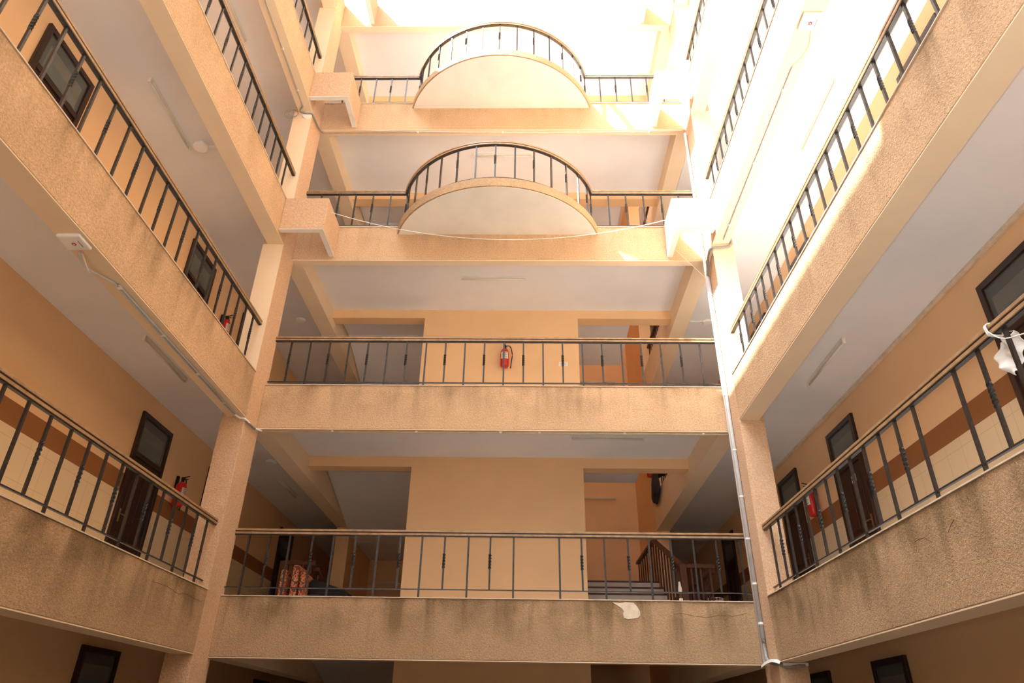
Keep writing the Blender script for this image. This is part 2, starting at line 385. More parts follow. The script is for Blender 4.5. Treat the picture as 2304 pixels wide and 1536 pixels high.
# ------------------------------------------------------------------ railings
def bar_mesh(z0, z1, w=0.022, twist=None, name='baluster'):
    bm = bmesh.new(); rings = []
    hs = [z0, z1]; rots = [0.0, 0.0]
    if twist:
        a, b_ = twist; hs = [z0]; rots = [0.0]; N = 28
        for i in range(N + 1): hs.append(a + (b_ - a) * i / N); rots.append(2.5 * PI * i / N)
        hs.append(z1); rots.append(2.5 * PI)
    for h, r in zip(hs, rots):
        ww = w / 2 * (1.25 if twist and twist[0] < h < twist[1] else 1.0)
        rings.append([bm.verts.new((ww * math.sqrt(2) * math.cos(r + PI / 4 + i * PI / 2), ww * math.sqrt(2) * math.sin(r + PI / 4 + i * PI / 2), h)) for i in range(4)])
    for a, b_ in zip(rings, rings[1:]):
        for i in range(4): bm.faces.new((a[i], a[(i + 1) % 4], b_[(i + 1) % 4], b_[i]))
    bm.faces.new(rings[0][::-1]); bm.faces.new(rings[-1])
    bmesh.ops.recalc_face_normals(bm, faces=bm.faces[:])
    me = bpy.data.meshes.new(name); bm.to_mesh(me); bm.free(); me.materials.append(MATS['painted iron']); return me
PLAIN = {}; TW = {}
def rail_prof(w=0.068, h=0.075, g=0.010):
    a = w / 2
    return [(-a, 0.0), (a, 0.0), (a, h * 0.36), (a - g, h * 0.40), (a - g, h * 0.58), (a, h * 0.62), (a, h * 0.92), (a * 0.8, h), (-a * 0.8, h), (-a, h * 0.92), (-a, h * 0.62), (-a + g, h * 0.58), (-a + g, h * 0.40), (-a, h * 0.36)]
def railing(label, z, paths, posts, top=0.92, low=0.115, bar_w=0.025, group='iron and wood gallery railings'):
    """paths: list of polylines [(x, y)...]; posts: (x, y, twisted, angle)"""
    root = empty('railing', (paths[0][0][0], paths[0][0][1], z + 0.012)); tag(root, label, 'railing', group)
    hz = z + top - 0.075
    bm = bmesh.new(); bt = bmesh.new(); bl = bmesh.new(); bg_ = bmesh.new()
    for p in paths:
        sweep(bm, [(x, y, hz) for x, y in p], rail_prof())
        sweep(bg_, [(x, y, hz + 0.0365) for x, y in p], [(-0.0265, -0.0075), (0.0265, -0.0075), (0.0265, 0.0075), (-0.0265, 0.0075)])
        sweep(bt, [(x, y, hz - 0.0055) for x, y in p], [(-0.021, -0.0055), (0.021, -0.0055), (0.021, 0.0055), (-0.021, 0.0055)])
        sweep(bl, [(x, y, z + low) for x, y in p], [(-0.013, -0.007), (0.013, -0.007), (0.013, 0.007), (-0.013, 0.007)])
    hr = mesh('handrail', bm, 'handrail wood', root)
    mesh('groove', bg_, 'handrail groove', hr)
    mesh('top_bar', bt, 'painted iron', root); mesh('bottom_bar', bl, 'painted iron', root)
    hb = top - 0.086 - 0.012
    key = (round(hb, 3), round(low, 3))
    if key not in PLAIN:
        PLAIN[key] = bar_mesh(0.0, hb, bar_w)
        TW[key] = bar_mesh(low - 0.012 + 0.007, hb, bar_w, (hb * 0.47, hb * 0.72))
    for x, y, t, a in posts:
        o = bpy.data.objects.new('baluster', TW[key] if t else PLAIN[key]); C.objects.link(o); o.parent = root
        o.location = (x - root.location.x, y - root.location.y, 0); o.rotation_euler = (0, 0, a)
    return root
YR = 0.06
RLX, RRX = XL - 0.097, XR + 0.103
L1X = [-3.961, -3.668, -3.371, -3.045, -2.745, -2.428, -2.106, -1.788, -1.476, -1.152, -0.815, -0.505, -0.175, None, 0.47, 0.783, 1.101, 1.435, 1.731, 2.039, 2.354, 2.674, 3.0]
railing('straight iron railing with grey-brown handrail on the stained lowest far beam', Z(1), [[(XL, YR), (XR, YR)]],
        [(x, YR, i % 2 == 1, 0) for i, x in enumerate(L1X) if x is not None], top=0.93, low=0.125)
railing('straight iron railing across the far side, second gallery, red extinguisher behind it', Z(2), [[(XL, YR), (XR, YR)]],
        [(-3.899 + 0.3202 * i, YR, i % 2 == 0, 0) for i in range(23)], top=0.915, low=0.085)
def bulge_rail(k, left, right, x0, x1, label):
    a = arc(0.62, 1.82, YR, 48)
    path = [(x0, YR)] + a + [(x1, YR)]
    posts = [(x, YR, t, 0) for x, t in left + right]
    for i in range(13):
        an = math.radians(-63.4 + 10.55 * i)
        posts.append((BCX + 1.82 * math.sin(an), 0.62 - 1.82 * math.cos(an), i % 2 == 0, an))
    railing(label, Z(k), [path], posts, top=0.895, low=0.075)
bulge_rail(3, [(-3.879, 0), (-3.549, 1), (-3.23, 0), (-2.9, 1), (-2.57, 0), (-2.262, 1)], [(1.174, 1), (1.504, 0), (1.828, 1), (2.152, 0), (2.487, 1), (2.81, 0), (3.09, 0)], XL, XR,
           'iron railing curving round the lower half-round balcony')
bulge_rail(4, [(-3.84, 0), (-3.514, 1), (-3.194, 0), (-2.868, 1), (-2.544, 0), (-2.262, 1)], [(1.181, 1), (1.495, 0), (1.822, 1), (2.141, 0), (2.467, 1), (2.79, 0)], XL, XR,
           'iron railing curving round the upper half-round balcony')
for k in (1, 2, 3, 4):
    st = STO[k]
    # left: first post, step, twisted?
    y0, step, tw0 = {1: (-0.70, 0.319, 0), 2: (-0.75, 0.298, 1), 3: (-0.853, 0.297, 0), 4: (-0.71, 0.308, 0)}[k]
    P = [(RLX, y0 - step * i, (i + tw0) % 2 == 1, 0) for i in range(29) if y0 - step * i > YN + 0.1]
    railing('iron railing with brown handrail along the left corridor, %s' % st, Z(k), [[(RLX, -0.457), (RLX, YN)]], P, top=(0.93, 0.93, 0.885, 0.885)[k - 1] - (0.0, 0.01, 0, 0)[k - 1], low=0.115)
    y0, step, tw0 = {1: (-0.685, 0.3205, 0), 2: (-0.826, 0.292, 1), 3: (-0.787, 0.3015, 0), 4: (-0.641, 0.298, 0)}[k]
    P = [(RRX, y0 - step * i, (i + tw0) % 2 == 1, 0) for i in range(29) if y0 - step * i > YN + 0.1 and not (k == 1 and i == 13)]
    railing('iron railing with brown handrail along the right corridor, %s' % st, Z(k), [[(RRX, -0.457), (RRX, YN)]], P, top=(0.93, 0.80, 0.80, 0.80)[k - 1] if k != 1 else 0.93, low=0.115)

# ------------------------------------------------------------------ doors with glazed transoms
ND = [0]
def door(side, yc, k, w=0.94, label='', hh=2.47):
    """side -1 left wall, +1 right wall"""
    ND[0] += 1
    x = XWL if side < 0 else XWR; d = -side                     # d points into the corridor
    z0 = Z(k) - 0.06 if k > 0 else -0.2
    zt = (Z(k) if k > 0 else Z(1) - H) + hh + 0.07
    root = empty('door_%d' % ND[0], (x, yc, z0)); tag(root, label, kind='structure')
    f = 0.075; ztr = zt - 0.60
    def B(bm, y0, y1, za, zb, d0, d1): box(bm, (x + d * d0, yc + y0, za), (x + d * d1, yc + y1, zb))
    bm = bmesh.new(); h = w / 2
    B(bm, -h, -h + f, z0, zt, 0.001, 0.045); B(bm, h - f, h, z0, zt, 0.001, 0.045); B(bm, -h + f, h - f, zt - f, zt, 0.001, 0.045); B(bm, -h + f, h - f, ztr - f, ztr, 0.001, 0.045)
    mesh('frame', bm, 'dark door wood', root, bevel=0.004)
    bm = bmesh.new(); B(bm, -h + f, h - f, z0 + 0.01, ztr - f, 0.001, 0.022)
    for a, b_ in ((0.12, 0.85), (1.05, 1.75)):
        for u, v in ((-h + f + 0.09, -0.04), (0.04, h - f - 0.09)): B(bm, u, v, z0 + a, z0 + b_, 0.022, 0.030)
    leaf = mesh('door_leaf', bm, 'dark door wood', root, bevel=0.003)
    bm = bmesh.new(); B(bm, -h + f + 0.04, -h + f + 0.075, z0 + 0.98, z0 + 1.16, 0.022, 0.028); tube(bm, [(x + d * 0.03, yc - h + f + 0.057, z0 + 1.08), (x + d * 0.06, yc - h + f + 0.057, z0 + 1.08), (x + d * 0.06, yc - h + f + 0.16, z0 + 1.08)], 0.008)
    mesh('handle', bm, 'brass lock', leaf)
    bm = bmesh.new(); B(bm, -h + f, h - f, ztr, zt - f, 0.0015, 0.004); mesh('transom_backing', bm, 'black plastic', root)
    bm = bmesh.new(); B(bm, -h + f + 0.09, h - f - 0.05, ztr + 0.06, zt - f - 0.13, 0.0045, 0.008); cu = mesh('curtain', bm, 'curtain beige', root)
    bm = bmesh.new(); B(bm, -h + f + 0.09, h - f - 0.16, ztr + 0.02, ztr + 0.22, 0.0085, 0.012); mesh('blind', bm, 'curtain blue', root)
    bm = bmesh.new(); B(bm, -h + f, h - f, ztr, zt - f, 0.016, 0.020); mesh('transom_glass', bm, 'transom glass', root)
    return root
for k in (0, 1, 2, 3, 4):
    for side in (-1, 1):
        sd = 'left' if side < 0 else 'right'
        if side < 0: ys = {0: [0.2, 2.65, 6.7], 1: [0.01, 2.49, 6.7], 2: [-4.18, -0.04, 2.36], 3: [-4.18, -0.04, 2.4], 4: [-4.18, -0.04]}[k]
        else: ys = {0: [0.06, 2.52, 6.6], 1: [-4.25, -0.085, 2.30, 6.55], 2: [-4.25, -0.085, 2.3], 3: [-4.25, -0.085, 2.3], 4: [-0.085]}[k]
        for y in sorted(ys, reverse=True):
            pos = 'beside the stair lobby' if y > 1 and y < 5 else 'far down the corridor' if y > 5 else 'next to the corner column' if y > -1 else 'nearest the viewer'
            door(side, y, k, label='dark wooden door with glazed transom in the %s corridor, %s, %s' % (sd, STO[k] if k else 'ground storey', pos), hh=2.47)

# ------------------------------------------------------------------ fluorescent battens
def batten(c, along, label, L=1.27, wall=None):
    """c: centre on the ceiling (or wall); along 'X' or 'Y'"""
    x, y, z = c; root = empty('fluorescent_light', c); tag(root, label, 'light fitting', 'unlit fluorescent battens')
    h = L / 2
    def bb(bm, u0, u1, v0, v1, z0, z1):
        if along == 'X': box(bm, (x + u0, y + v0, z + z0), (x + u1, y + v1, z + z1))
        else: box(bm, (x + v0, y + u0, z + z0), (x + v1, y + u1, z + z1))
    bm = bmesh.new(); bb(bm, -h, h, -0.022, 0.022, -0.040, 0.0); mesh('housing', bm, 'lamp batten', root, bevel=0.004)
    bm = bmesh.new(); bb(bm, -h, -h + 0.03, -0.02, 0.02, -0.085, -0.04); bb(bm, h - 0.03, h, -0.02, 0.02, -0.085, -0.04); mesh('lamp_holder', bm, 'lamp batten', root)
    bm = bmesh.new(); p0, p1 = ((x - h + 0.03, y, z - 0.066), (x + h - 0.03, y, z - 0.066)) if along == 'X' else ((x, y - h + 0.03, z - 0.066), (x, y + h - 0.03, z - 0.066))
    tube(bm, [p0, p1], 0.013, 10); mesh('tube', bm, 'unlit tube glass', root, smooth=True)
    return root
zc = lambda k: Z(k) - CC
batten((-0.66, 1.06, zc(3)), 'X', 'unlit white fluorescent batten centred on the lobby ceiling over the second gallery')
batten((1.37, 1.19, zc(2)), 'X', 'unlit fluorescent batten on the lobby ceiling just under the second beam, right of centre')
batten((-0.53, 1.07, zc(4)), 'X', 'unlit fluorescent batten seen through the curved rail of the lower balcony')
batten((-5.09, -2.97, zc(3)), 'Y', 'unlit fluorescent batten on the left corridor ceiling beside the white disc')
batten((-4.96, -1.56, zc(2)), 'Y', 'unlit fluorescent batten on the left corridor ceiling over the lowest gallery')
batten((-5.09, -2.4, zc(4)), 'Y', 'unlit fluorescent batten on the left corridor ceiling of the third gallery')
batten((4.07, -2.92, zc(3)), 'Y', 'unlit fluorescent batten on the bright right corridor ceiling of the second gallery')
batten((4.01, -1.57, zc(2)), 'Y', 'unlit fluorescent batten on the right corridor ceiling over the lowest gallery')
batten((-4.99, 4.1, zc(2)), 'Y', 'dim fluorescent batten deep in the left corridor past the corner column')
def wallbatten(c, label):
    x, y, z = c; root = empty('fluorescent_light', c); tag(root, label, 'light fitting', 'unlit fluorescent battens')
    bm = bmesh.new(); box(bm, (x - .62, y - .04, z - .022), (x + .62, y, z + .022)); mesh('housing', bm, 'lamp batten', root, bevel=0.004)
    bm = bmesh.new(); box(bm, (x - .62, y - .09, z - .02), (x - .59, y - .04, z + .02)); box(bm, (x + .59, y - .09, z - .02), (x + .62, y - .04, z + .02)); mesh('lamp_holder', bm, 'lamp batten', root)
    bm = bmesh.new(); tube(bm, [(x - .59, y - .066, z), (x + .59, y - .066, z)], 0.013, 10); mesh('tube', bm, 'unlit tube glass', root, smooth=True)
wallbatten((1.78, 8.4, 7.11), 'fluorescent batten on the back wall seen through the right stair opening, lowest gallery')
wallbatten((1.95, 8.4, 10.58), 'fluorescent batten on the back wall of the right stair bay, second gallery')
wallbatten((-3.75, 8.4, 4.88), 'fluorescent batten on the back wall of the left stair bay, lowest gallery')

# ------------------------------------------------------------------ ceiling discs (smoke detectors)
def disc(c, r, label, rod=None):
    x, y, z = c; root = empty('ceiling_disc', c); tag(root, label, 'ceiling disc', 'round ceiling discs')
    bm = bmesh.new(); lathe(bm, [(r * 0.8, 0.0), (r * 0.85, -0.012), (r, -0.014), (r, -0.04), (r * 0.8, -0.052), (0.03, -0.056)], c); mesh('cover', bm, 'bright white plastic', root, smooth=False)
    if rod and c[2] not in (zc(2), zc(3)):
        bm = bmesh.new(); tube(bm, [(x, y, z), (x, y, z + 0.07)], 0.03, 12); mesh('stem', bm, 'white plastic', root)
    if rod:
        bm = bmesh.new(); sweep(bm, [(x + (r * .9 if rod > x else -r * .9), y, z - 0.007), (rod, y, z - 0.007)], [(-.008, -.006), (.008, -.006), (.008, .006), (-.008, .006)]); mesh('trunking', bm, 'white plastic', root)
disc((-4.87, -2.42, zc(3) - 0.07), 0.11, 'round white disc on the left corridor ceiling of the second gallery, by the batten', XL - BW)
disc((-4.83, 2.66, zc(3)), 0.10, 'round ceiling disc just right of the left column, second gallery')
disc((-4.83, 2.56, zc(2)), 0.10, 'round ceiling disc just right of the left column, lowest gallery')
disc((3.80, 2.68, zc(3)), 0.10, 'round ceiling disc left of the white pipe, second gallery', LBR + 0.3)

# ------------------------------------------------------------------ access points, conduits, pipes
def access_point(x, y, z, label):
    root = empty('access_point', (x, y, z)); tag(root, label, 'wireless box', 'white wireless boxes under the corridor beams')
    bm = bmesh.new(); v = box(bm, (x - 0.115, y - 0.115, z - 0.042), (x + 0.115, y + 0.115, z - 0.001))
    mesh('body', bm, 'white plastic', root, bevel=0.018)
    bm = bmesh.new(); r = []
    lathe(bm, [(0.021, 0), (0.021, -0.003)], (x + 0.0, y + 0.01, z - 0.042)); b1 = mesh('badge', bm, 'red print', root)
    bm = bmesh.new(); lathe(bm, [(0.009, 0), (0.009, -0.002)], (x, y + 0.012, z - 0.045)); mesh('badge_centre', bm, 'white plastic', b1)
    bm = bmesh.new(); box(bm, (x + 0.06, y - 0.04, z - 0.0425), (x + 0.066, y + 0.055, z - 0.0435)); mesh('print_line', bm, 'label ink', root)
ZS2, ZS3, ZS4 = Z(2) - FH(2) - 0.012, Z(3) - FH(3) - 0.012, Z(4) - FH(4) - 0.012
access_point(-4.315, -4.69, ZS2, 'square white wireless box with red badge under the left beam of the second gallery')
access_point(3.26, -4.69, ZS3, 'square white wireless box with red badge under the right beam of the third gallery')
def cable(name, path, r, mat, label, cat, group=None, smooth=True, extra=None):
    root = empty(name, path[0]); tag(root, label, cat, group)
    bm = bmesh.new(); tube(bm, path, r); mesh('pipe' if 'conduit' in name or 'pipe' in name else 'wire', bm, mat, root, smooth=True)
    return root
def clips(root, pts, sz=0.026):
    for x, y, z in pts:
        bm = bmesh.new(); box(bm, (x - sz, y - sz, z - sz * .7), (x + sz, y + sz, z + sz * .7)); mesh('clip', bm, 'white plastic', root, bevel=0.004)
r_ = cable('conduit', smoothpath([(-4.36, -4.53, ZS2 - 0.03), (-4.40, -4.35, ZS2 - 0.05), (-4.37, -4.15, ZS2 - 0.03), (-4.30, -4.0, ZS2 - 0.015)], 6) + [(-4.30, -0.62, ZS2 - 0.015)], 0.012, 'grey conduit',
           'twin grey conduit along the underside of the left beam of the second gallery', 'conduit', 'cable conduits')
bm = bmesh.new(); tube(bm, [(-4.272, -3.95, ZS2 - 0.013), (-4.272, -0.60, ZS2 - 0.013)], 0.011); mesh('pipe', bm, 'grey conduit', r_, smooth=True)
bm = bmesh.new(); tube(bm, smoothpath([(-4.35, -4.5, ZS2 - .01), (-4.37, -4.30, ZS2 - 0.09), (-4.42, -4.2, ZS2 - .03), (-4.36, -4.10, ZS2 - 0.02)]), 0.006); mesh('wire', bm, 'white plastic', r_, smooth=True)
clips(r_, [(-4.286, -3.9, ZS2 - 0.012), (-4.286, -2.9, ZS2 - 0.012), (-4.286, -1.9, ZS2 - 0.012), (-4.286, -1.0, ZS2 - 0.012)], 0.022)
zz = ZS2 - 0.015
r_ = cable('conduit', smoothpath([(-4.29, -0.58, zz), (-4.24, -0.50, zz - .02), (-4.17, -0.49, zz - .03), (-4.14, -0.40, zz - .05), (-4.14, -0.22, zz - .05), (-4.135, -0.06, zz - .02), (-4.10, 0.06, zz)], 6), 0.017, 'white plastic',
           'white bent conduit wrapping the left corner column under the second gallery', 'conduit', 'cable conduits')
bm = bmesh.new(); tube(bm, smoothpath([(-4.155, -0.45, zz - .045), (-4.135, -0.32, zz - .06), (-4.135, -0.14, zz - .045)]), 0.020); mesh('flexible_sleeve', bm, 'flexible conduit', r_, smooth=True)
r_ = cable('conduit', [(-4.10, 0.06, zz), (3.02, 0.06, zz), (3.08, 0.05, zz)], 0.012, 'coping paint', 'long cream conduit under the far beam of the second gallery', 'conduit', 'cable conduits')
clips(r_, [(x, 0.06, ZS2 - 0.012) for x in (-3.0, -1.7, -0.4, 0.2, 1.5, 2.7)], 0.02)
zz = ZS4 - 0.015
r_ = cable('conduit', [(-4.32, -6.5, zz), (-4.32, -0.62, zz)], 0.012, 'grey conduit', 'thin conduit along the underside of the left beam of the fourth gallery', 'conduit', 'cable conduits')
clips(r_, [(-4.32, -3.2, ZS4 - 0.012), (-4.32, -1.9, ZS4 - 0.012), (-4.32, -1.0, ZS4 - 0.012)], 0.02)
r_ = cable('conduit', smoothpath([(-4.32, -0.62, zz), (-4.40, -0.52, zz - .02), (-4.30, -0.50, zz - .06), (-4.17, -0.49, zz - .07), (-4.14, -0.35, zz - .09), (-4.14, -0.15, zz - .06), (-4.12, 0.0, zz - .02), (-4.08, 0.06, zz)], 6), 0.017, 'flexible conduit',
           'grey bent conduit wrapping the left corner column under the fourth gallery', 'conduit', 'cable conduits')
r_ = cable('conduit', [(-4.08, 0.06, zz), (3.06, 0.06, zz)], 0.012, 'coping paint', 'long cream conduit under the far beam of the fourth gallery', 'conduit', 'cable conduits')
clips(r_, [(x, 0.06, ZS4 - 0.012) for x in (-2.2, -0.5, 1.0, 2.4)], 0.02)
# round junction box and coiled wire by the upper left corner
root = empty('junction_box', (-4.27, -0.457, ZS4 - 0.10)); tag(root, 'round white junction box on the left corner column under the fourth gallery', 'junction box')
bm = bmesh.new()
n = 24; a0 = [bm.verts.new((-4.27 + .095 * math.cos(2 * PI * i / n), -0.458, ZS4 - .10 + .095 * math.sin(2 * PI * i / n))) for i in range(n)]; a1 = [bm.verts.new((-4.27 + .085 * math.cos(2 * PI * i / n), -0.49, ZS4 - .10 + .085 * math.sin(2 * PI * i / n))) for i in range(n)]
bm.faces.new(a0); bm.faces.new(a1[::-1])
for i in range(n): bm.faces.new((a0[i], a0[(i + 1) % n], a1[(i + 1) % n], a1[i]))
mesh('cover', bm, 'white plastic', root)
root = empty('coiled_wire', (-4.46, -0.50, ZS4 - .05)); tag(root, 'loose coil of thin wire hanging beside the round junction box', 'wire')
bm = bmesh.new(); pth = []
for i in range(70):
    t = i / 69; a = t * 6 * PI; pth.append((-4.42 - 0.13 * (1 - math.cos(a)) * (0.7 + .3 * t), -0.52 - 0.03 * t, ZS4 - 0.10 - 0.12 * math.sin(a) * (0.6 + 0.5 * t) - 0.05 * t))
tube(bm, pth, 0.004, 6); mesh('loop', bm, 'flexible conduit', root, smooth=True)
# right side run and the vertical pipes in the right corner
zz = ZS3 - 0.015
r_ = cable('conduit', [(3.27, -4.05, zz), (3.275, -0.62, zz)], 0.012, 'grey conduit', 'thin conduit along the underside of the right beam of the third gallery', 'conduit', 'cable conduits')
bm = bmesh.new(); tube(bm, smoothpath([(3.31, -4.58, ZS3 - .02), (3.37, -4.35, ZS3 - .03), (3.33, -4.15, ZS3 - .03), (3.27, -4.06, ZS3 - .015)]), 0.006); mesh('wire', bm, 'white plastic', r_, smooth=True)
clips(r_, [(3.27, -3.7, ZS3 - 0.012), (3.272, -2.4, ZS3 - .012), (3.274, -1.0, ZS3 - .012)], 0.02)
r_ = cable('conduit', smoothpath([(3.43, -0.52, zz + 0.05), (3.40, -0.50, zz - .03), (3.27, -0.49, zz - .06), (3.10, -0.47, zz - .07), (3.075, -0.35, zz - .10), (3.075, -0.20, zz - .22), (3.075, -0.12, zz - .38)], 6), 0.020, 'flexible conduit',
           'grey-brown flexible conduit wrapping the right corner column under the third gallery', 'conduit', 'cable conduits')
bm = bmesh.new(); tube(bm, smoothpath([(3.13, -0.49, zz - .08), (3.095, -0.44, zz - .16), (3.09, -0.30, zz - .25), (3.08, -0.14, zz - .40)]), 0.014); mesh('pipe', bm, 'flexible conduit', r_, smooth=True)
ZBOT = Z(1) - FH(1)
r_ = cable('drain_pipe', [(3.082, -0.035, Z(4) - 0.9), (3.082, -0.035, ZBOT + 0.02)], 0.026, 'white plastic', 'tall white pipe running down the right corner of the far side', 'pipe', 'vertical pipes')
r_ = cable('drain_pipe', [(3.085, -0.105, ZS3 - 0.4), (3.085, -0.105, ZBOT + 0.30)], 0.030, 'grey conduit', 'pale grey pipe beside the white pipe in the right corner', 'pipe', 'vertical pipes')
for zq in (8.05, 7.0, 6.2, 5.3, 4.6, 4.0, 3.4, 2.9):
    bm = bmesh.new(); lathe(bm, [(0.034, -0.012), (0.034, 0.012)], (3.085, -0.105, zq), n=12); mesh('clip', bm, 'white plastic', r_)
r_ = cable('conduit', smoothpath([(3.085, -0.105, ZBOT + 0.32), (3.085, -0.115, ZBOT + .15), (3.075, -0.20, ZBOT + .03), (3.12, -0.42, ZBOT - .03), (3.25, -0.50, ZBOT - .06), (3.42, -0.50, ZBOT - .04)], 6), 0.024, 'flexible conduit',
           'grey flexible conduit bending under the lowest beam at the right column', 'conduit', 'cable conduits')
root = empty('cable_cover', (3.06, -0.3, ZBOT)); tag(root, 'broken white cable cover at the foot of the corner pipes', 'cable cover')
bm = bmesh.new(); sweep(bm, smoothpath([(3.05, -0.10, ZBOT - .02), (3.06, -0.28, ZBOT + .01), (3.08, -0.45, ZBOT + .02), (3.14, -0.52, ZBOT - .01)]), [(-.035, -.004), (.035, -.004), (.045, -.03), (.035, .006), (-.035, .006)]); mesh('cover', bm, 'white plastic', root)
bm = bmesh.new(); box(bm, (3.16, -0.52, ZBOT - .05), (3.46, -0.47, ZBOT - .018)); mesh('trunking', bm, 'white plastic', root)
# drooping cable between the two boxes of the third gallery
def droop(a, b_, sag, r, label, mat='white plastic'):
    A, B_ = Vector(a), Vector(b_); pts = []
    for i in range(33):
        t = i / 32; p = A.lerp(B_, t); p.z -= sag * 4 * t * (1 - t); pts.append(p)
    root = empty('hanging_cable', a); tag(root, label, 'cable', 'thin loose cables')
    bm = bmesh.new(); tube(bm, pts, r, 6); mesh('wire', bm, mat, root, smooth=True)
droop((-3.42, -0.60, 9.42), (2.45, -0.60, 9.28), 0.52, 0.006, 'thin white cable drooping between the two corner boxes of the third gallery')
droop((-3.60, 0.02, ZS4 + 0.02), (3.05, 0.02, ZS4 - 0.01), 0.055, 0.005, 'thin white cable sagging under the far beam of the fourth gallery')
droop((2.62, -0.02, 9.05), (3.08, -0.10, 8.35), 0.0, 0.004, 'short thin wire slanting to the corner pipe under the third gallery')

# ------------------------------------------------------------------ extinguishers, socket, door plate
def extinguisher(c, nrm, label, r=0.085, h=0.40):
    """c: bottom centre of cylinder; nrm: direction away from the wall"""
    x, y, z = c; root = empty('fire_extinguisher', c); tag(root, label, 'fire extinguisher', 'red wall-hung fire extinguishers')
    nx, ny = nrm; tx, ty = -ny, nx
    bm = bmesh.new(); lathe(bm, [(r * .8, 0), (r, 0.02), (r, h * .80), (r * .85, h * .90), (r * .5, h * .98), (r * .3, h)], c); cyl = mesh('cylinder', bm, 'extinguisher red', root, smooth=True)
    bm = bmesh.new(); lathe(bm, [(r * .3, h), (r * .3, h + .04), (r * .38, h + .045), (r * .38, h + .075)], c, n=14); mesh('valve', bm, 'black plastic', root)
    bm = bmesh.new()
    sweep(bm, [(x - nx * .02, y - ny * .02, z + h + .07), (x + nx * .10, y + ny * .10, z + h + .10)], [(-.012, -.004), (.012, -.004), (.012, .004), (-.012, .004)])
    sweep(bm, [(x, y, z + h + .055), (x + nx * .09, y + ny * .09, z + h + .045)], [(-.010, -.004), (.010, -.004), (.010, .004), (-.010, .004)])
    mesh('lever', bm, 'black plastic', root)
    bm = bmesh.new(); tube(bm, smoothpath([(x, y, z + h + .05), (x + tx * .10, y + ty * .10, z + h + .06), (x + tx * .15, y + ty * .15, z + h * .7), (x + tx * .13, y + ty * .13, z + h * .2), (x + tx * .12, y + ty * .12, z - .03)]), 0.010); mesh('hose', bm, 'black plastic', root, smooth=True)
    bm = bmesh.new(); N = 10; a0 = math.atan2(ny, nx); rr = r + 0.0015
    for z0, z1 in ((h * .38, h * .74),):
        ring = [(x + rr * math.cos(a0 + t), y + rr * math.sin(a0 + t)) for t in [(-0.9 + 1.8 * i / N) for i in range(N + 1)]]
        for p, q in zip(ring, ring[1:]): bm.faces.new([bm.verts.new(v) for v in ((p[0], p[1], z + z0), (q[0], q[1], z + z0), (q[0], q[1], z + z1), (p[0], p[1], z + z1))])
    lb = mesh('label', bm, 'label paper', cyl)
    bm = bmesh.new(); rr = r + 0.003
    for j, hh in enumerate((.44, .50, .56, .62, .68)):
        ring = [(x + rr * math.cos(a0 + t), y + rr * math.sin(a0 + t)) for t in [(-0.6 + (1.2 - .25 * (j % 2)) * i / N) for i in range(N + 1)]]
        for p, q in zip(ring, ring[1:]): bm.faces.new([bm.verts.new(v) for v in ((p[0], p[1], z + h * hh), (q[0], q[1], z + h * hh), (q[0], q[1], z + h * hh + .008), (p[0], p[1], z + h * hh + .008))])
    mesh('printed_lines', bm, 'label ink', lb)
    bm = bmesh.new(); box(bm, (x - nx * (r + .02) - tx * .03, y - ny * (r + .02) - ty * .03, z + h * .75), (x - nx * r * .9 + tx * .03, y - ny * r * .9 + ty * .03, z + h + .10)); mesh('bracket', bm, 'black plastic', root)
extinguisher((-0.44, YB - 0.10, 7.86), (0, -1), 'red fire extinguisher with white label on the central block, second gallery')
extinguisher((XWL + 0.11, 1.02, 4.70), (1, 0), 'red fire extinguisher with curled black hose on the left corridor wall, lowest gallery')
extinguisher((XWL + 0.11, 1.10, 7.86), (1, 0), 'red fire extinguisher on the left corridor wall, second gallery, mostly behind the beam')
extinguisher((XWR - 0.11, 1.22, 4.70), (-1, 0), 'red fire extinguisher with printed label on the right corridor wall, lowest gallery', h=0.44)
root = empty('wall_socket', (0.72, YB, 7.98)); tag(root, 'double white wall socket low on the central block, second gallery', 'socket')
bm = bmesh.new(); box(bm, (0.63, YB - .012, 7.93), (0.81, YB - .0005, 8.02)); mesh('plate', bm, 'white plastic', root, bevel=0.003)
bm = bmesh.new(); box(bm, (0.66, YB - .015, 7.95), (0.70, YB - .012, 8.0)); box(bm, (0.74, YB - .015, 7.95), (0.78, YB - .012, 8.0)); mesh('outlet', bm, 'label paper', root)
root = empty('door_plate', (XWR - .024, -0.20, 4.87)); tag(root, 'small beige number plate on the dark right-hand door, lowest gallery', 'number plate')
bm = bmesh.new(); box(bm, (XWR - .036, -0.27, 4.80), (XWR - .0305, -0.13, 4.90)); mesh('plate', bm, 'curtain beige', root)
bm = bmesh.new()
for i, (u, v) in enumerate(((.02, .05), (.045, .05), (.02, .02), (.06, .025), (.09, .05), (.09, .02), (.115, .035))): box(bm, (XWR - .038, -0.27 + u, 4.80 + v), (XWR - .036, -0.27 + u + .016, 4.80 + v + (.012 if i % 2 else .03)))
mesh('characters', bm, 'label ink', root)

